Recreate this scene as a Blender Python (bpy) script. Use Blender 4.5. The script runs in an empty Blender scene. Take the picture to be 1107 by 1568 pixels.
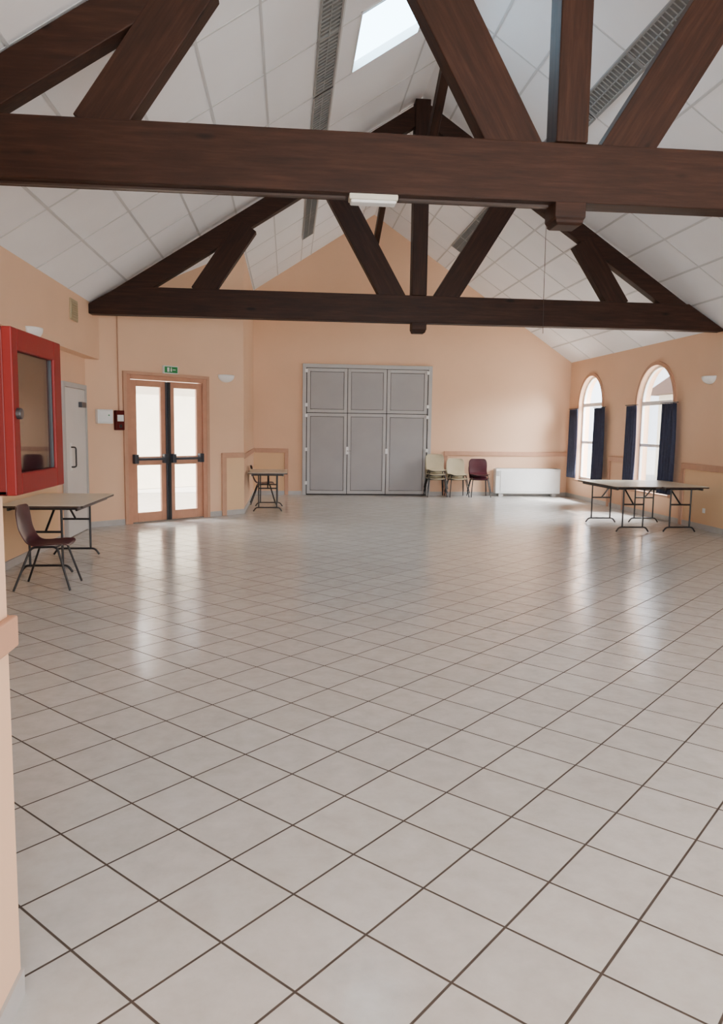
import bpy, bmesh, math, random
from mathutils import Vector, Matrix, Euler
random.seed(4)
S=bpy.context.scene
COL=S.collection

# ---------------------------------------------------------------- materials
def srgb(r,g,b):
    f=lambda c:(c/255/12.92) if c/255<=.04045 else ((c/255+.055)/1.055)**2.4
    return (f(r),f(g),f(b),1)
class NT:
    def __init__(s,name):
        s.m=bpy.data.materials.new(name); s.m.use_nodes=True
        s.t=s.m.node_tree; s.b=s.t.nodes['Principled BSDF']; s.o=s.t.nodes['Material Output']
    def n(s,typ,**k):
        x=s.t.nodes.new(typ)
        for a,v in k.items(): setattr(x,a,v)
        return x
    def l(s,a,b): s.t.links.new(a,b)
    def math(s,op,a,b=None,c=None,clamp=False):
        x=s.n('ShaderNodeMath',operation=op); x.use_clamp=clamp
        for i,v in enumerate((a,b,c)):
            if v is None: continue
            if isinstance(v,(int,float)): x.inputs[i].default_value=v
            else: s.l(v,x.inputs[i])
        return x.outputs[0]
    def noise(s,vec,scale,detail=4,rough=.55):
        x=s.n('ShaderNodeTexNoise'); x.inputs['Scale'].default_value=scale; x.inputs['Detail'].default_value=detail
        x.inputs['Roughness'].default_value=rough
        if vec is not None: s.l(vec,x.inputs['Vector'])
        return x
    def ramp(s,fac,stops):
        x=s.n('ShaderNodeValToRGB'); e=x.color_ramp.elements
        while len(e)<len(stops): e.new(.5)
        for i,(p,c) in enumerate(stops): e[i].position=p; e[i].color=c
        s.l(fac,x.inputs[0]); return x.outputs[0]
    def mix(s,f,a,b,blend='MIX'):
        x=s.n('ShaderNodeMix',data_type='RGBA',blend_type=blend)
        for i,v in ((0,f),(6,a),(7,b)):
            if isinstance(v,(int,float,tuple)): x.inputs[i].default_value=v
            else: s.l(v,x.inputs[i])
        return x.outputs[2]
    def bump(s,h,strength=.2,dist=.01):
        x=s.n('ShaderNodeBump'); x.inputs['Strength'].default_value=strength; x.inputs['Distance'].default_value=dist
        s.l(h,x.inputs['Height']); s.l(x.outputs[0],s.b.inputs['Normal']); return x
def simple(name,rgb,rough=.5,var=.06,scale=6,bump=.05,metal=0,bscale=80,spec=.5):
    k=NT(name); tc=k.n('ShaderNodeTexCoord').outputs['Object']
    n=k.noise(tc,scale,3)
    c=srgb(*rgb); d=tuple(x*(1-var) for x in c[:3])+(1,); u=tuple(min(1,x*(1+var)) for x in c[:3])+(1,)
    k.l(k.ramp(n.outputs[0],[(.3,d),(.7,u)]),k.b.inputs['Base Color'])
    k.b.inputs['Roughness'].default_value=rough; k.b.inputs['Metallic'].default_value=metal
    k.b.inputs['Specular IOR Level'].default_value=spec
    if bump:
        n2=k.noise(tc,bscale,2); k.bump(n2.outputs[0],bump,.004)
    return k.m
def wall_mat(name,rgb):
    k=NT(name); tc=k.n('ShaderNodeTexCoord').outputs['Object']
    c=srgb(*rgb); n=k.noise(tc,1.2,5)
    d=tuple(x*.95 for x in c[:3])+(1,)
    k.l(k.ramp(n.outputs[0],[(.3,d),(.7,c)]),k.b.inputs['Base Color'])
    k.b.inputs['Roughness'].default_value=.75
    n2=k.noise(tc,140,3); n3=k.noise(tc,9,3)
    h=k.math('ADD',n2.outputs[0],n3.outputs[0]); k.bump(h,.12,.004)
    return k.m
M_wall=wall_mat('wall_peach_paint',(233,192,158))
M_wall_low=wall_mat('wall_yellow_peach',(229,190,148))
M_trim=simple('trim_beige_pink',(192,146,118),.55)
M_base=simple('baseboard_tile',(178,174,170),.3)
M_white=simple('white_plastic',(232,232,230),.4,.02)
M_ceil=wall_mat('ceiling_panel_white',(246,246,248))
M_tbar=simple('ceiling_tbar',(204,204,205),.45,.02)
M_louver=simple('light_louver_grey',(140,141,140),.4,.05)
M_tray=simple('light_tray_grey',(108,109,108),.5)
M_grey=simple('door_grey_paint',(160,157,156),.5,.04,2)
M_greyf=simple('door_frame_grey',(178,176,174),.5,.04,2)
M_doorwhite=simple('service_door_white',(212,210,207),.5,.03,2)
M_gap=simple('dark_gap',(60,56,54),.8,0)
M_doorwood=simple('door_frame_peach_wood',(192,138,110),.45,.08,5)
M_black=simple('black_metal',(24,24,27),.35,.05)
M_darkgrey=simple('dark_grey_metal',(50,54,62),.4,.05)
M_red=simple('red_enamel',(92,12,10),.5,.06,4,spec=.2)
M_redd=simple('red_dark_enamel',(80,11,10),.5,.06,4,spec=.2)
M_burg=simple('burgundy_plastic',(70,26,36),.35,.05,8)
M_beige=simple('beige_plastic',(188,176,146),.4,.05,8)
M_chrome=simple('metal_steel',(170,170,170),.25,0,metal=.9)
M_lam=simple('table_laminate',(205,197,178),.3,.06,14)
M_edge=simple('table_edge_dark',(60,44,36),.45)
M_navy=simple('curtain_grey_navy_fabric',(54,58,80),.85,.1,20,.2)
M_green=simple('exit_green',(30,130,70),.4,.03)
M_cream_ext=simple('exterior_render_cream',(240,232,212),.9,.05,2)
M_ext_ground=simple('exterior_paving',(222,217,206),.9,.08,3)
M_brass=simple('yellowish_vent',(176,160,128),.5)
M_frost=simple('sconce_plaster',(240,238,234),.5,.02)

def wood_mat():
    k=NT('dark_stained_wood'); tc=k.n('ShaderNodeTexCoord').outputs['Object']
    mp=k.n('ShaderNodeMapping'); mp.inputs['Scale'].default_value=(.9,11,11); k.l(tc,mp.inputs['Vector'])
    oi=k.n('ShaderNodeObjectInfo'); ad=k.n('ShaderNodeVectorMath',operation='ADD')
    k.l(mp.outputs[0],ad.inputs[0]); cm=k.n('ShaderNodeCombineXYZ'); k.l(k.math('MULTIPLY',oi.outputs['Random'],40),cm.inputs[0]); k.l(cm.outputs[0],ad.inputs[1])
    n=k.noise(ad.outputs[0],2.2,8,.65)
    c=k.ramp(n.outputs[0],[(.25,srgb(32,18,12)),(.5,srgb(47,27,18)),(.8,srgb(68,42,29))])
    v=k.n('ShaderNodeTexVoronoi'); mp2=k.n('ShaderNodeMapping'); mp2.inputs['Scale'].default_value=(1.6,5,5); k.l(tc,mp2.inputs['Vector']); k.l(mp2.outputs[0],v.inputs['Vector']); v.inputs['Scale'].default_value=1.0
    kn=k.ramp(v.outputs['Distance'],[(.06,(1,1,1,1)),(.15,(0,0,0,1))])
    k.l(k.mix(k.math('MULTIPLY',kn,.85),c,srgb(12,7,5)),k.b.inputs['Base Color'])
    k.b.inputs['Roughness'].default_value=.55; k.b.inputs['Specular IOR Level'].default_value=.2
    k.bump(n.outputs[0],.2,.006); return k.m
M_wood=wood_mat()

TS=.3211; OX=.0258; OY=2.4376
def floor_mat():
    k=NT('ceramic_floor_tiles'); g=k.n('ShaderNodeNewGeometry').outputs['Position']
    sp=k.n('ShaderNodeSeparateXYZ'); k.l(g,sp.inputs[0])
    x=k.math('SUBTRACT',sp.outputs[0],OX); y=k.math('SUBTRACT',sp.outputs[1],OY)
    c=1/(math.sqrt(2)*TS)
    u=k.math('MULTIPLY',k.math('SUBTRACT',x,y),c); v=k.math('MULTIPLY',k.math('ADD',x,y),c)
    def edge(a):
        fr=k.math('FRACT',a); return k.math('SUBTRACT',.5,k.math('ABSOLUTE',k.math('SUBTRACT',fr,.5)))
    e=k.math('MINIMUM',edge(u),edge(v))
    tile=k.n('ShaderNodeMapRange',interpolation_type='SMOOTHSTEP'); tile.inputs[1].default_value=.010; tile.inputs[2].default_value=.018
    k.l(e,tile.inputs[0]); tile=tile.outputs[0]
    cu=k.n('ShaderNodeCombineXYZ'); k.l(k.math('FLOOR',u),cu.inputs[0]); k.l(k.math('FLOOR',v),cu.inputs[1])
    wn=k.n('ShaderNodeTexWhiteNoise'); k.l(cu.outputs[0],wn.inputs['Vector'])
    off=k.n('ShaderNodeVectorMath',operation='MULTIPLY_ADD'); k.l(wn.outputs['Color'],off.inputs[0]); off.inputs[1].default_value=(9,9,9); k.l(g,off.inputs[2])
    n=k.noise(off.outputs[0],9,7,.65)
    col=k.ramp(n.outputs[0],[(.3,srgb(188,185,179)),(.55,srgb(198,196,191)),(.75,srgb(205,203,199))])
    br=k.math('MULTIPLY_ADD',wn.outputs['Value'],.06,.95)
    cb=k.n('ShaderNodeCombineXYZ'); [k.l(br,cb.inputs[i]) for i in range(3)]
    col=k.mix(1.0,col,cb.outputs[0],'MULTIPLY')
    k.l(k.mix(tile,srgb(82,74,68),col),k.b.inputs['Base Color'])
    k.l(k.math('MULTIPLY_ADD',tile,-.57,.75),k.b.inputs['Roughness'])
    k.l(k.math('MULTIPLY_ADD',tile,.48,.03),k.b.inputs['Specular IOR Level'])
    n2=k.noise(off.outputs[0],18,3,.5)
    h=k.math('ADD',k.math('MULTIPLY',tile,.9),k.math('MULTIPLY',n2.outputs[0],.85))
    bp=k.bump(h,.42,.0025)
    t=k.n('ShaderNodeVectorMath',operation='SUBTRACT'); k.l(wn.outputs['Color'],t.inputs[0]); t.inputs[1].default_value=(.5,.5,.5)
    sc=k.n('ShaderNodeVectorMath',operation='MULTIPLY'); k.l(t.outputs[0],sc.inputs[0]); sc.inputs[1].default_value=(.014,.014,0)
    a=k.n('ShaderNodeVectorMath',operation='ADD'); k.l(bp.outputs[0],a.inputs[0]); k.l(sc.outputs[0],a.inputs[1])
    nn=k.n('ShaderNodeVectorMath',operation='NORMALIZE'); k.l(a.outputs[0],nn.inputs[0]); k.l(nn.outputs[0],k.b.inputs['Normal'])
    return k.m
M_floor=floor_mat()
def glass_mat(name,tint=(1,1,1,1),refl=.05):
    k=NT(name); tr=k.n('ShaderNodeBsdfTransparent'); tr.inputs[0].default_value=tint
    gl=k.n('ShaderNodeBsdfGlossy'); gl.inputs['Roughness'].default_value=.03
    lw=k.n('ShaderNodeLayerWeight'); lw.inputs[0].default_value=.25
    mx=k.n('ShaderNodeMixShader'); k.l(k.math('MULTIPLY_ADD',lw.outputs['Fresnel'],.4,refl),mx.inputs[0]); k.l(tr.outputs[0],mx.inputs[1]); k.l(gl.outputs[0],mx.inputs[2])
    k.l(mx.outputs[0],k.o.inputs[0]); return k.m
M_glass=glass_mat('window_glass')
M_dglass=glass_mat('cabinet_glass',(.55,.52,.51,1),.10)
def opal():
    k=NT('skylight_opal_glazing'); tr=k.n('ShaderNodeBsdfTranslucent'); tr.inputs[0].default_value=(.60,.75,.85,1)
    em=k.n('ShaderNodeEmission'); em.inputs[0].default_value=(.66,.87,1,1); em.inputs[1].default_value=4.0  # glow put into the glazing itself in place of daylight behind it
    a=k.n('ShaderNodeAddShader'); k.l(tr.outputs[0],a.inputs[0]); k.l(em.outputs[0],a.inputs[1]); k.l(a.outputs[0],k.o.inputs[0]); return k.m
M_opal=opal()
def roof_mat():
    k=NT('clay_roof_tiles'); tc=k.n('ShaderNodeTexCoord').outputs['Object']
    b=k.n('ShaderNodeTexBrick'); k.l(tc,b.inputs['Vector']); b.inputs['Scale'].default_value=4
    b.inputs['Color1'].default_value=srgb(62,38,30); b.inputs['Color2'].default_value=srgb(82,50,38); b.inputs['Mortar'].default_value=srgb(30,20,17)
    k.l(b.outputs[0],k.b.inputs['Base Color']); k.b.inputs['Roughness'].default_value=.9; return k.m
M_roof=roof_mat()

# ---------------------------------------------------------------- mesh helpers
def finish(me,name,mat,parent=None,bevel=0,smooth=False,mw=None):
    if mat: me.materials.append(mat)
    o=bpy.data.objects.new(name,me); COL.objects.link(o)
    if parent: o.parent=parent
    if mw is not None: o.matrix_local=mw
    if bevel:
        b=o.modifiers.new('bevel','BEVEL'); b.width=bevel; b.segments=2; b.limit_method='ANGLE'
    if smooth:
        for p in me.polygons: p.use_smooth=True
    return o
def add_box(bm,x0,x1,y0,y1,z0,z1):
    v=[bm.verts.new(c) for c in ((x0,y0,z0),(x1,y0,z0),(x1,y1,z0),(x0,y1,z0),(x0,y0,z1),(x1,y0,z1),(x1,y1,z1),(x0,y1,z1))]
    for f in ((0,3,2,1),(4,5,6,7),(0,1,5,4),(1,2,6,5),(2,3,7,6),(3,0,4,7)): bm.faces.new([v[i] for i in f])
def tomesh(bm,name):
    bmesh.ops.recalc_face_normals(bm,faces=bm.faces); me=bpy.data.meshes.new(name); bm.to_mesh(me); bm.free(); return me
def boxes(name,lst,mat,parent=None,bevel=0,mw=None):
    bm=bmesh.new()
    for b in lst: add_box(bm,*b)
    return finish(tomesh(bm,name),name,mat,parent,bevel,mw=mw)
def box(name,x0,x1,y0,y1,z0,z1,mat,parent=None,bevel=0,mw=None):
    return boxes(name,[(x0,x1,y0,y1,z0,z1)],mat,parent,bevel,mw)
def add_prism(bm,pts,axis,t0,t1):
    def P(a,b,t): return {'Y':(a,t,b),'X':(t,a,b),'Z':(a,b,t)}[axis]
    A=[bm.verts.new(P(a,b,t0)) for a,b in pts]; B=[bm.verts.new(P(a,b,t1)) for a,b in pts]
    bm.faces.new(A); bm.faces.new(B[::-1]); n=len(pts)
    for i in range(n): bm.faces.new((A[i],A[(i+1)%n],B[(i+1)%n],B[i]))
def prism(name,polys,axis,t0,t1,mat,parent=None,bevel=0,mw=None):
    bm=bmesh.new()
    for p in polys: add_prism(bm,p,axis,t0,t1)
    return finish(tomesh(bm,name),name,mat,parent,bevel,mw=mw)
def empty(name,loc=(0,0,0),rz=0):
    e=bpy.data.objects.new(name,None); e.empty_display_size=.1; COL.objects.link(e); e.location=loc; e.rotation_euler=(0,0,rz); return e
def tube(name,paths,r,mat,parent=None,cyc=False):
    c=bpy.data.curves.new(name,'CURVE'); c.dimensions='3D'; c.bevel_depth=r; c.bevel_resolution=3; c.use_fill_caps=True
    for pts in paths:
        s=c.splines.new('POLY'); s.points.add(len(pts)-1)
        for i,p in enumerate(pts): s.points[i].co=(*p,1)
        s.use_cyclic_u=cyc
    c.materials.append(mat); o=bpy.data.objects.new(name,c); COL.objects.link(o)
    if parent: o.parent=parent
    return o
def rnd(pts,r=.04,n=4):
    pts=[Vector(p) for p in pts]; out=[pts[0]]
    for i in range(1,len(pts)-1):
        a,b,c=pts[i-1],pts[i],pts[i+1]; d1=(a-b); d2=(c-b); rr=min(r,d1.length*.45,d2.length*.45)
        p=b+d1.normalized()*rr; q=b+d2.normalized()*rr
        for k in range(n+1):
            t=k/n; out.append(p*(1-t)**2+b*2*t*(1-t)+q*t*t)
    out.append(pts[-1]); return [tuple(p) for p in out]
def beam(name,P,Q,h,t,mat,parent,bevel=.008):
    P=Vector(P);Q=Vector(Q); d=Q-P; L=d.length; x=d.normalized()
    side=Vector((0,0,1)).cross(x)
    side.normalize()
    z=x.cross(side)
    m=Matrix((x,side,z)).transposed().to_4x4(); m.translation=(P+Q)/2
    return box(name,-L/2,L/2,-t/2,t/2,-h/2,h/2,mat,parent,bevel,mw=m)

# ---------------------------------------------------------------- key dimensions
RX,RZ=2.0,6.55
SL,SR=.645,.67
XR=6.9; XU=-2.9; XL=-3.08; XL2=-.8; D=18.03
Y1,Y2=5.37,11.555
ZB,ZT=3.215,3.62
XN=-.743
zl=lambda x:RZ-SL*(RX-x)
zr=lambda x:RZ-SR*(x-RX)
C1=(-3.07,11.99); C2=(-.8,13.98)
ANG=math.atan2(C2[1]-C1[1],C2[0]-C1[0]); LA=math.hypot(C2[0]-C1[0],C2[1]-C1[1]); ca=math.cos(ANG)
MA=Matrix.Translation((C1[0],C1[1],0))@Matrix.Rotation(ANG,4,'Z')   # local +Y points outside
sx=lambda X:(X-C1[0])/ca
YB=-3.2

# ---------------------------------------------------------------- shell
box('floor',-3.4,7.25,YB,18.3,-.1,0,M_floor)
def slope_piece(bm,xa,xb,ya,yb,zf,th=.12):
    v=[]
    for dz in (0,th):
        for x,y in ((xa,ya),(xb,ya),(xb,yb),(xa,yb)): v.append(bm.verts.new((x,y,zf(x)+dz)))
    for f in ((0,3,2,1),(4,5,6,7),(0,1,5,4),(1,2,6,5),(2,3,7,6),(3,0,4,7)): bm.faces.new([v[i] for i in f])
bm=bmesh.new()
SKX=(.72,1.52); SKY=(7.95,9.27)
slope_piece(bm,-3.4,SKX[0],YB,18.3,zl); slope_piece(bm,SKX[1],RX,YB,18.3,zl)
slope_piece(bm,SKX[0],SKX[1],YB,SKY[0],zl); slope_piece(bm,SKX[0],SKX[1],SKY[1],18.3,zl)
slope_piece(bm,RX,7.3,YB,18.3,zr)
finish(tomesh(bm,'ceiling'),'ceiling',M_ceil)
bm=bmesh.new()
dx=.535; YL=[9.27+1.27*k for k in range(-9,7)]
XSL=[.53]+[.30-dx*k for k in range(0,6)]+[1.66]
XSR=[3.50-dx*k for k in range(0,3)]+[3.71+dx*k for k in range(0,6)]
for x in XSL:
    if x>-2.88: slope_piece(bm,x-.011,x+.011,YB,D,lambda q:zl(q)-.008,.009)
for x in XSR:
    if x<6.88: slope_piece(bm,x-.011,x+.011,YB,D,lambda q:zr(q)-.008,.009)
for y in YL:
    if y>D-.1: continue
    slope_piece(bm,-2.9 if y<12.1 else -.8,RX,y-.012,y+.012,lambda q:zl(q)-.007,.008)
    slope_piece(bm,RX,6.9,y-.012,y+.012,lambda q:zr(q)-.007,.008)
finish(tomesh(bm,'ceiling_grid'),'ceiling_grid',M_tbar)
# skylight
sk=empty('skylight')
bm=bmesh.new(); slope_piece(bm,SKX[0],SKX[1],SKY[0],SKY[1],lambda q:zl(q)+.10,.015); finish(tomesh(bm,'glazing'),'glazing',M_opal,sk)
bm=bmesh.new()
for a in ((SKX[0],SKX[0]+.02,SKY[0],SKY[1]),(SKX[1]-.02,SKX[1],SKY[0],SKY[1]),(SKX[0],SKX[1],SKY[0],SKY[0]+.02),(SKX[0],SKX[1],SKY[1]-.02,SKY[1])): slope_piece(bm,*a,lambda q:zl(q)-.01,.11)
finish(tomesh(bm,'reveal'),'reveal',M_white,sk)
def strip(x0,x1,y0,y1,zf):
    e=empty('ceiling_strip_light')
    bm=bmesh.new()
    slope_piece(bm,x0,x1,y0,y1,lambda q:zf(q)-.006,.004)
    finish(tomesh(bm,'tray'),'tray',M_tray,e)
    bm=bmesh.new()
    for a,b in ((x0-.012,x0+.008),(x1-.008,x1+.012)): slope_piece(bm,a,b,y0,y1,lambda q:zf(q)-.022,.02)
    xm=(x0+x1)/2; slope_piece(bm,xm-.004,xm+.004,y0,y1,lambda q:zf(q)-.02,.014)
    y=y0
    while y<y1:
        slope_piece(bm,x0,x1,y,y+.006,lambda q:zf(q)-.02,.014); y+=.075
    for yy in (y0,(y0+y1)/2-.01,y1-.02): slope_piece(bm,x0,x1,yy,yy+.02,lambda q:zf(q)-.023,.02)
    finish(tomesh(bm,'louvers'),'louvers',M_louver,e)
for ya,yb in ((4.19,6.7),(6.75,9.25),(9.29,11.78),(13.1,16.0)): strip(.3,.51,ya,yb,zl)
for ya,yb in ((6.75,9.25),(9.29,11.2),(13.4,16.4)): strip(3.5,3.71,ya,yb,zr)

prism('wall_back',[[(XL2-.2,0),(XR+.35,0),(XR+.35,zr(XR+.35)+.05),(RX,RZ+.05),(XL2-.2,zl(XL2-.2)+.05)]],'Y',D,D+.25,M_wall)
box('wall_left_rear',XL2-.22,XL2,C2[1],D,0,zl(XL2),M_wall)
boxes('wall_left',[(-3.4,XL,2.04,C1[1]+.02,0,2.6),(-3.4,XU,2.04,C1[1]+.15,2.6,zl(XU)+.02)],M_wall)
dS0,dS1,dH=sx(-2.58),sx(-1.42),2.41
zt=lambda s:zl(C1[0]+s*ca)+.03
prism('wall_angled',[[(-.2,0),(dS0,0),(dS0,zt(dS0)),(-.2,zt(-.2))],[(dS0,dH),(dS1,dH),(dS1,zt(dS1)),(dS0,zt(dS0))],[(dS1,0),(LA,0),(LA,zt(LA)),(dS1,zt(dS1))]],'Y',0,.22,M_wall,mw=MA)
prism('wall_left_near',[[(-3.4,0),(XN,0),(XN,zl(XN)+.03),(-3.4,zl(-3.4)+.03)]],'Y',YB,2.04,M_wall)
W=[(16.07,17.38),(12.98,14.40)]; SILL=.47; ZTOPW=2.86
pieces=[]
ysegs=[(YB,W[1][0]),(W[1][1],W[0][0]),(W[0][1],18.28)]
for a,b in ysegs: pieces.append([(a,0),(b,0),(b,zr(XR)+.02),(a,zr(XR)+.02)])
def arch(y0,y1,n=20,off=0,flat=0):
    c=(y0+y1)/2; r=(y1-y0)/2+off; zc=ZTOPW-(y1-y0)/2
    return [(c-r*math.cos(math.pi*k/n),zc+r*math.sin(math.pi*k/n)) for k in range(n+1)]
for y0,y1 in W:
    pieces.append([(y0,0),(y1,0),(y1,SILL),(y0,SILL)])
    A=arch(y0,y1)
    for k in range(len(A)-1):
        pieces.append([A[k],A[k+1],(A[k+1][0],zr(XR)+.02),(A[k][0],zr(XR)+.02)])
prism('wall_right',pieces,'X',XR,XR+.25,M_wall)
prism('wall_entrance',[[(XN,0),(-.4,0),(-.4,4.95),(XN,4.8)],[(6.5,0),(7.2,0),(7.2,3),(6.5,3.4)],[(-.4,3.0),(6.5,3.0),(6.5,3.5),(RX,RZ),(-.4,4.95)]],'Y',YB-.2,YB,M_wall)

# ---------------------------------------------------------------- trims
def rail(name,lst,mw=None,mat=M_trim): return boxes(name,lst,mat,None,.006,mw)
rail('trim_1',[(XL2+.03,.02,D-.03,D,1.0,1.1),(-.07,.02,D-.03,D,0,1.0)])
rail('trim_2',[(3.79,XR-.03,D-.03,D,.98,1.08),(3.79,3.88,D-.03,D,0,.98)])
rail('trim_3',[(sx(-1.18),LA-.0,-.03,0,1.04,1.13),(sx(-1.18),sx(-1.18)+.1,-.03,0,0,1.04)],MA)
rail('trim_4',[(XL2,XL2+.03,C2[1]-.0,D-.03,1.02,1.11)])
rail('trim_5',[(XR-.03,XR,14.75,15.60,.98,1.08),(XR-.03,XR,15.50,15.60,0,.98),(XR-.03,XR,14.75,14.85,0,.98)])
rail('trim_6',[(XR-.03,XR,YB,12.56,.98,1.08),(XR-.03,XR,12.46,12.56,0,.98)])
rail('trim_7',[(XN,XN+.024,YB,2.055,1.005,1.09),(-2.9,XN,2.04,2.064,1.005,1.09)])
rail('trim_8',[(XL,XL+.03,2.07,10.4,.98,1.08)])
boxes('wall_dado_back',[(XL2,-.07,D-.006,D,.1,1.0)],M_wall_low)
boxes('wall_dado_right',[(XR-.006,XR,YB,12.46,.1,.98)],M_wall_low)
boxes('wall_dado_left',[(XL,XL+.006,2.07,10.4,.1,.98)],M_wall_low)
boxes('wall_dado_angled',[(sx(-1.18)+.1,LA,-.006,0,.1,1.04)],M_wall_low,mw=MA)
boxes('baseboard_back',[(XL2,.34,D-.015,D,0,.09),(3.46,XR,D-.015,D,0,.09)],M_base)
boxes('baseboard_right',[(XR-.014,XR,YB,D,0,.09)],M_base)
boxes('baseboard_left',[(XL,XL+.014,2.04,10.62,0,.09),(XL2,XL2+.014,C2[1],D,0,.09)],M_base)
boxes('baseboard_angled',[(0,dS0-.05,-.014,0,0,.09),(dS1+.05,LA,-.014,0,0,.09)],M_base,mw=MA)
boxes('baseboard_near',[(XN,XN+.01,YB,2.04,0,.075)],M_base)

# ---------------------------------------------------------------- roof trusses
def truss(y0,lateral):
    e=empty('roof_truss'); yc=y0+.1
    g=.10; th=.30
    zlr=lambda x:zl(x)-g; zrr=lambda x:zr(x)-g
    L=[(XU,ZB),(XR,ZB),(XR,zr(XR)-.02),(6.3,ZT),(-2.45,ZT),(XU,zl(XU)-.03)]
    prism('tie_beam',[L],'Y',y0,y0+.2,M_wood,e,.01)
    prism('rafter_left',[[(-2.50,ZT-.02),(RX,zlr(RX)),(RX,zlr(RX)-th),(-2.00,ZT-.02)]],'Y',y0+.02,y0+.18,M_wood,e,.008)
    prism('rafter_right',[[(6.30,ZT-.02),(RX,zrr(RX)),(RX,zrr(RX)-th),(5.86,ZT-.02)]],'Y',y0+.02,y0+.18,M_wood,e,.008)
    m=Matrix.Rotation(-math.pi/2,4,'Y'); m.translation=(1.985,yc,(ZT+RZ-g)/2)
    Lk=(RZ-g-ZT)
    box('king_post',-Lk/2,Lk/2,-.115,.115,-.115,.115,M_wood,e,.01,mw=m)
    bm=bmesh.new(); prof=[(.112,ZB+.0),(.112,ZB-.10),(.10,ZB-.12),(.10,ZB-.135),(.085,ZB-.15)]
    rings=[[bm.verts.new((1.995+a_*r,yc+b_*r,z)) for a_,b_ in ((-1,-1),(1,-1),(1,1),(-1,1))] for r,z in prof]
    for a,b in zip(rings,rings[1:]):
        for i in range(4): bm.faces.new((a[i],a[(i+1)%4],b[(i+1)%4],b[i]))
    bm.faces.new(rings[0]); bm.faces.new(rings[-1]); finish(tomesh(bm,'pendant'),'pendant',M_wood,e,.004)
    beam('brace_inner_left',(1.64,yc,3.50),(.64,yc,5.24),.36,.17,M_wood,e)
    beam('brace_inner_right',(2.34,yc,3.50),(3.37,yc,5.16),.35,.17,M_wood,e)
    beam('brace_outer_left',(-1.29,yc,3.55),(-.60,yc,4.56),.32,.17,M_wood,e)
    beam('brace_outer_right',(5.17,yc,3.55),(4.52,yc,4.52),.32,.17,M_wood,e)
    beam('ridge_brace_front',(1.99,yc-.02,5.15),(1.99,yc-2.0,6.36),.18,.12,M_wood,e)
    beam('ridge_brace_back',(1.99,yc+.02,5.15),(1.99,yc+2.0,6.36),.18,.12,M_wood,e)
    return e
t1=truss(Y1,True); t2=truss(Y2,True)
e=empty('ridge_brace'); beam('timber',(1.99,D-.01,5.60),(1.99,16.1,6.42),.18,.12,M_wood,e)
e=empty('batten_light')
box('housing',.42,.76,Y1-.005,Y1+.11,ZB-.04,ZB,simple('light_housing',(200,196,180),.5),e,.008)
box('diffuser',.43,.75,Y1+.0,Y1+.10,ZB-.06,ZB-.038,M_white,e,.012)
boxes('cable_trunking',[(XU,.40,Y1+.08,Y1+.12,ZB-.015,ZB),(.78,1.86,Y1+.08,Y1+.12,ZB-.015,ZB)],M_edge)
tube('hanging_cord',[[(3.92,Y2-.03,ZT),(3.93,Y2-.03,3.1)],[(3.9,Y2-.06,5.2),(3.92,Y2-.03,ZT)]],.004,M_edge)

# ---------------------------------------------------------------- big folding door on back wall
e=empty('door_1',(0,0,0))
x0,x1,h=.35,3.45,3.10
boxes('frame',[(x0,x0+.09,D-.07,D,0,h),(x1-.09,x1,D-.07,D,0,h),(x0+.09,x1-.09,D-.07,D,h-.09,h)],M_greyf,e,.006)
box('backing',x0+.09,x1-.09,D-.02,D,0,h-.09,M_gap,e)
xs=[x0+.10,1.42,2.36,x1-.10]
for i in range(3):
    a,b=xs[i]+.008,xs[i+1]-.008
    zs=[(.03,1.95),(1.965,h-.10)]
    for j,(za,zb) in enumerate(zs):
        boxes('leaf_rail_%d%d'%(i,j),[(a,a+.075,D-.055,D-.02,za,zb),(b-.075,b,D-.055,D-.02,za,zb),(a+.075,b-.075,D-.055,D-.02,za,za+.075),(a+.075,b-.075,D-.055,D-.02,zb-.075,zb)],M_greyf,e,.004)
        box('leaf_panel_%d%d'%(i,j),a+.082,b-.082,D-.048,D-.02,za+.082,zb-.082,M_grey,e,.008)
hs=[]
for hx in (x0+.06,x1-.13):
    for hz in (.25,1.05,1.85,2.1,2.9): hs.append((hx,hx+.06,D-.085,D-.05,hz,hz+.08))
boxes('hinges',hs,M_white,e,.004)
box('lock_plate',1.385,1.455,D-.075,D-.05,.98,1.16,M_white,e,.004)
tube('lock_handle',[rnd([(1.42,D-.07,1.06),(1.42,D-.11,1.06),(1.50,D-.11,1.06)],.02)],.009,M_chrome,e)
box('latch',2.34,2.40,D-.08,D-.05,1.0,1.12,M_white,e,.004)

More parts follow.
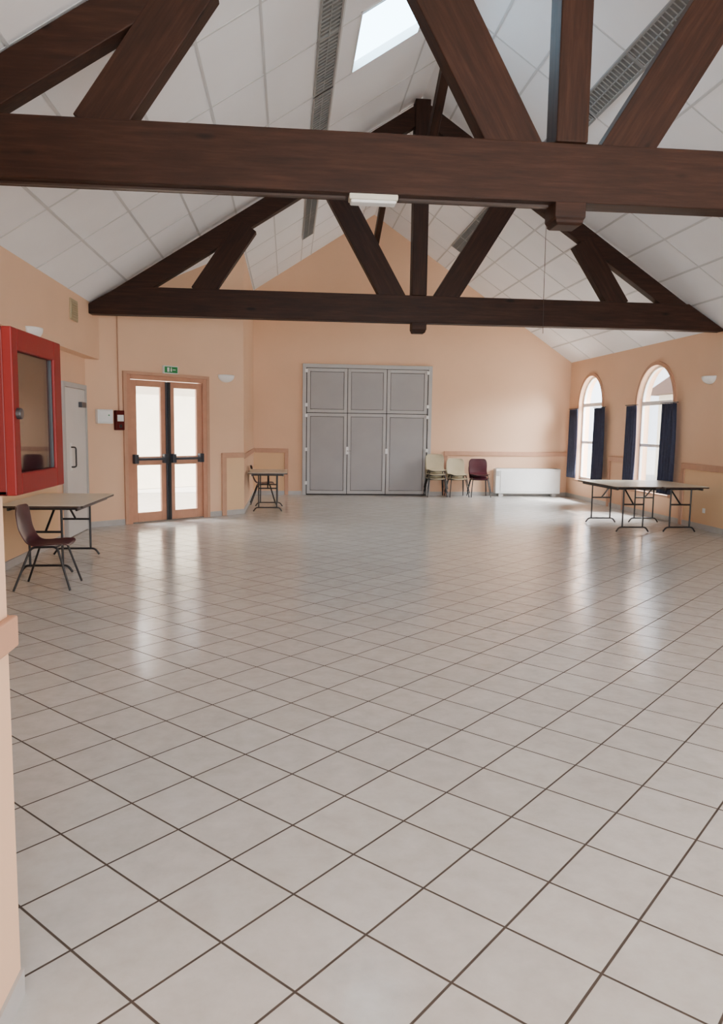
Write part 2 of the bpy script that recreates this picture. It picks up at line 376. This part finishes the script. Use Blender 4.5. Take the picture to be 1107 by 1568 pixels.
# ---------------------------------------------------------------- glazed double exit door (angled wall)
e=empty('door_2'); e.matrix_world=MA
m=(dS0+dS1)/2
boxes('frame',[(dS0,dS0+.08,-.03,.12,0,dH),(dS1-.08,dS1,-.03,.12,0,dH),(dS0+.08,dS1-.08,-.03,.12,dH-.07,dH)],M_doorwood,e,.006)
boxes('architrave',[(dS0-.05,dS0+.01,-.04,0,0,dH+.04),(dS1-.01,dS1+.05,-.04,0,0,dH+.04),(dS0-.05,dS1+.05,-.04,0,dH+.0,dH+.05)],M_trim,e,.006)
for i,(a,b) in enumerate(((dS0+.085,m-.02),(m+.02,dS1-.085))):
    st=.11
    boxes('leaf_%d'%i,[(a,a+st,0,.05,.02,dH-.08),(b-st,b,0,.05,.02,dH-.08),(a+st,b-st,0,.05,.02,.17),(a+st,b-st,0,.05,dH-.18,dH-.08),(a+st,b-st,0,.05,.95,1.09)],M_doorwood,e,.005)
    box('glass_%d'%i,a+st,b-st,.02,.03,.17,dH-.18,M_glass,e)
    box('panic_bar_%d'%i,a+.04,b-.02,-.09,-.06,1.03,1.07,M_darkgrey,e,.008)
    boxes('bar_bracket_%d'%i,[(a+.02,a+.09,-.09,0,.98,1.13),(b-.10,b-.02,-.09,0,.98,1.13)],M_darkgrey,e,.008)
box('meeting_stile',m-.045,m+.045,-.03,.06,.02,dH-.09,M_darkgrey,e,.006)
box('vertical_rod',m-.012,m+.012,-.055,-.035,.02,dH-.1,M_black,e,.003)
box('threshold',dS0+.08,dS1-.08,-.02,.2,0,.018,M_chrome,e)

# ---------------------------------------------------------------- service door in left wall
e=empty('door_3')
ya,yb,hh=10.68,11.88,2.19
boxes('frame',[(XL-.0,XL+.045,ya,ya+.07,0,hh),(XL,XL+.045,yb-.07,yb,0,hh),(XL,XL+.045,ya+.07,yb-.07,hh-.07,hh)],M_greyf,e,.005)
box('leaf',XL,XL+.03,ya+.075,yb-.075,.01,hh-.075,M_doorwhite,e,.004)
tube('pull_handle',[rnd([(XL+.03,11.0,1.28),(XL+.10,11.0,1.28),(XL+.10,11.0,1.0),(XL+.03,11.0,1.0)],.04)],.012,M_black,e)
boxes('closer',[(XL+.03,XL+.08,11.45,11.70,1.85,1.93)],M_darkgrey,e,.006)
box('lock_plate',XL+.03,XL+.036,10.95,11.05,.95,1.34,M_white,e,.002)

# ---------------------------------------------------------------- arched windows
def window(idx,y0,y1):
    e=empty('window_%d'%idx)
    c=(y0+y1)/2; zc=ZTOPW-(y1-y0)/2; n=24
    def band(name,off_out,off_in,xa,xb,mat,bot,closed=True):
        r=(y1-y0)/2
        O=[(c-(r+off_out),bot)]+[(c-(r+off_out)*math.cos(math.pi*k/n),zc+(r+off_out)*math.sin(math.pi*k/n)) for k in range(n+1)]+[(c+(r+off_out),bot)]
        I=[(c-(r-off_in),bot)]+[(c-(r-off_in)*math.cos(math.pi*k/n),zc+(r-off_in)*math.sin(math.pi*k/n)) for k in range(n+1)]+[(c+(r-off_in),bot)]
        prism(name,[[O[k],O[k+1],I[k+1],I[k]] for k in range(len(O)-1)],'X',xa,xb,mat,e)
    band('architrave',.07,.0,XR-.025,XR,M_trim,SILL-.05)
    band('frame',0,.045,XR+.08,XR+.13,M_white,SILL)
    boxes('bars',[(XR+.08,XR+.13,y0,y1,SILL,SILL+.06),(XR+.08,XR+.13,y0,y1,1.32,1.38),(XR+.08,XR+.13,y0+.03,y1-.03,zc-.03,zc+.05)],M_white,e,.004)
    box('sill',XR-.07,XR+.08,y0-.08,y1+.08,SILL-.04,SILL,M_trim,e,.006)
    A=arch(y0,y1,n); bm=bmesh.new()
    vs=[bm.verts.new((XR+.105,a,b)) for a,b in [(y0,SILL)]+A+[(y1,SILL)]]; bm.faces.new(vs)
    finish(tomesh(bm,'pane'),'pane',M_glass,e)
window(1,*W[0]); window(2,*W[1])
def curtain(ya,yb,z0,z1,x,nf):
    e=empty('curtain'); bm=bmesh.new(); n=nf*10; rows=8; G=[]
    for j in range(rows+1):
        t=j/rows; z=z1+(z0-z1)*t; row=[]
        for i in range(n+1):
            s=i/n; amp=.018+.014*t
            yy=ya+(yb-ya)*s; yy=(ya+yb)/2+(yy-(ya+yb)/2)*(1+.05*math.sin(t*3))
            row.append(bm.verts.new((x+amp*math.sin(s*nf*2*math.pi+.6*math.sin(t*4)),yy,z)))
        G.append(row)
    for a,b in zip(G,G[1:]):
        for i in range(n): bm.faces.new((a[i],a[i+1],b[i+1],b[i]))
    o=finish(tomesh(bm,'fabric'),'fabric',M_navy,e,smooth=True); sm=o.modifiers.new('s','SOLIDIFY'); sm.thickness=.004
    tube('rod',[[(x,ya-.06,z1+.015),(x,yb+.06,z1+.015)],[(x,(ya+yb)/2,z1+.015),(XR,(ya+yb)/2,z1+.015)]],.009,M_black,e)
for ya,yb in ((17.22,17.68),(15.70,16.22),(14.20,14.62),(12.68,13.18)): curtain(ya,yb,.50,2.12,XR-.12,5)

# ---------------------------------------------------------------- wall fittings
def sconce(mw):
    e=empty('wall_sconce'); e.matrix_world=mw
    bm=bmesh.new(); nu,nv=20,8; R=[]
    for j in range(nv+1):
        ph=math.pi/2*j/nv; row=[]
        for i in range(nu+1):
            th=math.pi*i/nu; r=math.cos(ph)
            row.append(bm.verts.new((-.17*r*math.cos(th),-.13*r*math.sin(th),-.13*math.sin(ph)**.9 if ph>0 else 0)))
        R.append(row)
    for a,b in zip(R,R[1:]):
        for i in range(nu):
            try: bm.faces.new((a[i],a[i+1],b[i+1],b[i]))
            except Exception: pass
    bmesh.ops.remove_doubles(bm,verts=bm.verts,dist=1e-4)
    o=finish(tomesh(bm,'bowl'),'bowl',M_frost,e,smooth=True); s=o.modifiers.new('s','SOLIDIFY'); s.thickness=.008
    box('wall_plate',-.06,.06,-.012,0,-.09,-.01,M_frost,e,.004)
sconce(MA@Matrix.Translation((sx(-1.10),0,2.51)))
sconce(Matrix.Translation((XR,11.85,2.53))@Matrix.Rotation(-math.pi/2,4,'Z'))
sconce(Matrix.Translation((XU,9.0,2.68))@Matrix.Rotation(math.pi/2,4,'Z'))
e=empty('exit_sign'); e.matrix_world=MA
box('housing',sx(-2.07),sx(-1.86),-.05,0,2.46,2.59,M_white,e,.006)
box('green_face',sx(-2.07)+.015,sx(-1.86)-.015,-.054,-.05,2.475,2.575,M_green,e)
a=sx(-1.965)
boxes('pictogram',[(a-.075,a-.035,-.057,-.054,2.49,2.56),(a-.01,a+.012,-.057,-.054,2.495,2.545),(a-.006,a+.008,-.057,-.054,2.55,2.564),(a+.03,a+.085,-.057,-.054,2.52,2.532)],M_white,e)
e=empty('electrical_box'); e.matrix_world=MA
box('case',.13,.39,-.09,-.001,1.62,1.84,M_white,e,.012); box('lid',.15,.37,-.10,-.085,1.64,1.82,M_white,e,.01); box('lamp',.30,.32,-.105,-.098,1.74,1.76,M_green,e)
e=empty('fire_alarm_box'); e.matrix_world=MA
box('case',.44,.585,-.09,-.001,1.52,1.83,M_redd,e,.01); box('label',.46,.565,-.094,-.088,1.66,1.76,M_white,e); box('button',.49,.535,-.10,-.09,1.56,1.61,M_black,e,.004)
tube('conduit',[[(.53,-.012,1.83),(.53,-.012,zt(.53)-.05)]],.010,M_trim).matrix_world=MA
e=empty('vent_grille')
box('frame',XU,XU+.02,10.58,10.92,3.0,3.28,M_brass,e,.004)
boxes('slats',[(XU+.02,XU+.03,10.61,10.89,3.02+.03*k,3.035+.03*k) for k in range(8)],M_brass,e)
e=empty('convector_heater')
hx0,hx1=5.03,6.66
box('body',hx0,hx1,D-.24,D-.03,.07,.68,M_white,e,.02)
boxes('top_grille',[(hx0+.05+.04*k,hx0+.07+.04*k,D-.22,D-.06,.68,.688) for k in range(38)],M_greyf,e)
boxes('front_panel',[(hx0+.12,hx1-.03,D-.25,D-.235,.12,.63)],M_white,e,.008)
box('control',hx0+.02,hx0+.10,D-.25,D-.238,.5,.62,M_greyf,e,.004)
boxes('feet',[(hx0+.1,hx0+.2,D-.22,D-.05,0,.07),(hx1-.2,hx1-.1,D-.22,D-.05,0,.07)],M_greyf,e)
box('wall_socket',XR-.012,XR,11.75,11.83,.28,.36,M_white,None,.004)

# red glazed cabinet on near wall
e=empty('red_wall_cabinet')
cx0,cx1=XN,-.59; cy0,cy1=1.706,2.058; cz0,cz1=1.442,1.808
boxes('case',[(cx0,cx1-.02,cy0,cy0+.012,cz0,cz1),(cx0,cx1-.02,cy1-.012,cy1,cz0,cz1),(cx0,cx1-.02,cy0,cy1,cz0,cz0+.012),(cx0,cx1-.02,cy0,cy1,cz1-.012,cz1),(cx0,cx0+.006,cy0,cy1,cz0,cz1)],M_redd,e,.003)
fr=.048; fl=.036; frr=.058
boxes('door_frame',[(cx1-.022,cx1,cy0,cy0+fl,cz0,cz1),(cx1-.022,cx1,cy1-frr,cy1,cz0,cz1),(cx1-.022,cx1,cy0+fl,cy1-frr,cz0,cz0+fr),(cx1-.022,cx1,cy0+fl,cy1-frr,cz1-fr,cz1)],M_red,e,.003)
boxes('glass_bead',[(cx1-.018,cx1-.006,cy0+fl,cy0+fl+.006,cz0+fr,cz1-fr),(cx1-.018,cx1-.006,cy1-frr-.006,cy1-frr,cz0+fr,cz1-fr)],M_black,e)
box('glass',cx1-.014,cx1-.010,cy0+fl,cy1-frr,cz0+fr,cz1-fr,M_dglass,e)
m_=Matrix.Translation((cx1,cy0+.022,1.622))@Matrix.Rotation(math.pi/2,4,'Y')
bm=bmesh.new(); bmesh.ops.create_cone(bm,cap_ends=True,segments=24,radius1=.014,radius2=.012,depth=.02); finish(tomesh(bm,'lock_knob'),'lock_knob',M_black,e,.002,mw=m_)
box('inner_back',cx0+.006,cx0+.01,cy0+.012,cy1-.012,cz0+.012,cz1-.012,simple('cabinet_inside',(96,82,78),.6),e)

# ---------------------------------------------------------------- furniture
def shell(parent,mat,dz=0,dxx=0,name='shell'):
    prof=[(.225,.425),(.205,.445),(.12,.447),(0,.437),(-.10,.435),(-.165,.455),(-.20,.51),(-.222,.59),(-.243,.68),(-.262,.765),(-.272,.815)]
    hw=[.18,.215,.228,.232,.225,.215,.215,.225,.23,.22,.17]
    bm=bmesh.new(); n=8; G=[]
    for k,((x,z),w) in enumerate(zip(prof,hw)):
        row=[]
        for i in range(n+1):
            s=-1+2*i/n; back=max(0,(k-5)/5); seat=1-min(1,k/6)
            cx=x+back*.045*abs(s)**2.2; cz=z+seat*.022*abs(s)**3
            if k in (5,6): cx+=.02*abs(s)**2; cz+=.015*s*s
            row.append(bm.verts.new((cx+dxx,s*w,cz+dz)))
        G.append(row)
    for a,b in zip(G,G[1:]):
        for i in range(n): bm.faces.new((a[i],a[i+1],b[i+1],b[i]))
    o=finish(tomesh(bm,name),name,mat,parent,smooth=True)
    s=o.modifiers.new('s','SOLIDIFY'); s.thickness=.012; s.offset=0
    o.modifiers.new('sub','SUBSURF').levels=1; o.modifiers['sub'].render_levels=2
def legs(parent,dz=0,dxx=0,name='legs'):
    P=[]
    for s in (-1,1):
        P.append(rnd([(.255+dxx,s*.235,.011+dz),(.13+dxx,s*.175,.428+dz),(-.11+dxx,s*.175,.422+dz),(-.265+dxx,s*.235,.011+dz)],.05,5))
    P.append([(.12+dxx,-.175,.42+dz),(.12+dxx,.175,.42+dz)]); P.append([(-.10+dxx,-.175,.415+dz),(-.10+dxx,.175,.415+dz)])
    tube(name,P,.011,M_black,parent)
def chair(x,y,rz,mat=M_burg,name='plastic_chair',count=1):
    e=empty(name,(x,y,0),rz)
    for k in range(count):
        shell(e,mat,.10*k,.02*k,'shell_%d'%k); legs(e,.10*k,.02*k,'legs_%d'%k)
    return e
chair(-2.34,7.56,math.radians(2))
chair(-.50,15.72,math.radians(4))
chair(3.52,17.62,-math.pi/2,M_beige,'stacked_chairs',3)
chair(4.04,17.62,-math.pi/2+.05,M_beige,'stacked_chairs',2)
chair(4.58,17.62,-math.pi/2-.04,M_burg,'stacked_chairs',2)

def table(xc,yc,wx,ly,rz=0,ht=.75):
    e=empty('folding_table',(xc,yc,0),rz)
    hx,hy=wx/2,ly/2; r=.05
    pts=[]
    for cx,cy,a0 in ((hx-r,hy-r,0),(-hx+r,hy-r,90),(-hx+r,-hy+r,180),(hx-r,-hy+r,270)):
        for k in range(6):
            a=math.radians(a0+18*k); pts.append((cx+r*math.cos(a),cy+r*math.sin(a)))
    prism('top',[pts],'Z',ht-.022,ht,M_lam,e)
    pts2=[(a*1.004,b*1.003) for a,b in pts]
    prism('edge_band',[pts2],'Z',ht-.026,ht-.005,M_edge,e)
    boxes('apron',[(-hx+.07,-hx+.09,-hy+.08,hy-.08,ht-.065,ht-.026),(hx-.09,hx-.07,-hy+.08,hy-.08,ht-.065,ht-.026)],M_black,e)
    P=[]; fw=.27
    for s in (-1,1):
        yy=s*(hy-.17)
        P.append(rnd([(-fw,yy,.012),(-fw+.05,yy,.085),(fw-.05,yy,.085),(fw,yy,.012)],.05,5))
        for q in (-.17,.17): P.append([(q,yy,.085),(q,yy,ht-.05)])
        P.append([(-.17,yy,.45),(.17,yy,.45)])
        P.append([(0,yy,.45),(0,s*(hy-.55),ht-.05)])
        P.append([(-hx+.08,yy,ht-.05),(hx-.08,yy,ht-.05)])
    P.append([(-hx+.08,0,ht-.05),(hx-.08,0,ht-.05)])
    tube('legs',P,.013,M_black,e)
    return e
table(-2.58,8.85,.86,1.50)
table(5.52,12.10,.78,1.58)
table(6.31,12.10,.78,1.58)
table(-.37,14.75,.74,1.30)

# ---------------------------------------------------------------- exterior
box('ground_outside',-40,60,-20,70,-.16,-.11,M_ext_ground)
e=empty('neighbour_house')
box('walls',14,21,12,27.5,-.1,3.1,M_cream_ext,e)
prism('roof',[[(13.5,3.0),(17.5,5.8),(21.5,3.0)]],'Y',11.6,27.9,M_roof,e)
boxes('windows',[(13.97,14,y,y+1,1,2.2) for y in (14,18,22,25)],M_darkgrey,e)
e=empty('courtyard_building'); e.matrix_world=MA
box('walls',-9,9,7,12,-.1,3.4,M_cream_ext,e)
boxes('windows',[(0,.9,6.96,7,0,2.1),(2.6,3.9,6.96,7,1.0,2.1),(-3,-1.8,6.96,7,1.0,2.1)],M_doorwood,e)
prism('roof',[[(6.5,3.3),(9.5,5.2),(12.5,3.3)]],'X',-9.5,9.5,M_roof,e)

# ---------------------------------------------------------------- light
w=bpy.data.worlds.new('World'); S.world=w; w.use_nodes=True
bg=w.node_tree.nodes['Background']; bg.inputs[0].default_value=(.84,.91,1,1); bg.inputs[1].default_value=7.0
def area(name,mw,sx_,sy_,en,col=(1,1,1)):
    l=bpy.data.lights.new(name,'AREA'); l.shape='RECTANGLE'; l.size=sx_; l.size_y=sy_; l.energy=en; l.color=col
    o=bpy.data.objects.new(name,l); COL.objects.link(o); o.matrix_world=mw; return o
def aim(p,q):
    d=(Vector(q)-Vector(p)); return Matrix.Translation(p)@d.to_track_quat('-Z','Y').to_matrix().to_4x4()
area('added_rear_lamp',aim((3.0,YB+.05,1.6),(3,18,3.4)),6.6,2.8,430,(.96,.98,1))  # area lamp added at the unseen rear opening to fill the room
for i,(a,b) in enumerate(W):
    c=(a+b)/2
    area('added_window_lamp_%d'%(i+1),aim((XR+2.6,c,4.4),(XR-2.5,c,.5)),3.4,3,2300,(.96,.98,1))  # added lamp outside, above the view, standing in for sky at the window
p=MA@Vector(((dS0+dS1)/2,2.6,4.2)); q=MA@Vector(((dS0+dS1)/2,-2.5,.3))
area('added_door_lamp',aim(p,q),3,3,1800,(1,.98,.95))  # unseen area lamp added outside to send sky-like light through the door
sun=bpy.data.lights.new('sun','SUN'); sun.energy=16; sun.angle=.01; sun.color=(1,.96,.90)
o=bpy.data.objects.new('sun',sun); COL.objects.link(o); o.rotation_euler=Vector((.48,-.22,.85)).to_track_quat('Z','Y').to_euler()

# ---------------------------------------------------------------- camera
F,yaw,pit,rol=1148.88,.0992,.1108,.0140
r0=Vector((math.cos(yaw),-math.sin(yaw),0)); fw=Vector((math.sin(yaw)*math.cos(pit),math.cos(yaw)*math.cos(pit),-math.sin(pit))); u0=r0.cross(fw)
ru=r0*math.cos(rol)+u0*math.sin(rol); uu=-r0*math.sin(rol)+u0*math.cos(rol)
m=Matrix((ru,uu,-fw)).transposed().to_4x4(); m.translation=(0,0,1.6)
cam=bpy.data.cameras.new('camera'); cam.sensor_fit='VERTICAL'; cam.sensor_height=36; cam.lens=36*F/1567.4
co=bpy.data.objects.new('camera',cam); COL.objects.link(co); co.matrix_world=m; S.camera=co
cam.clip_start=.05
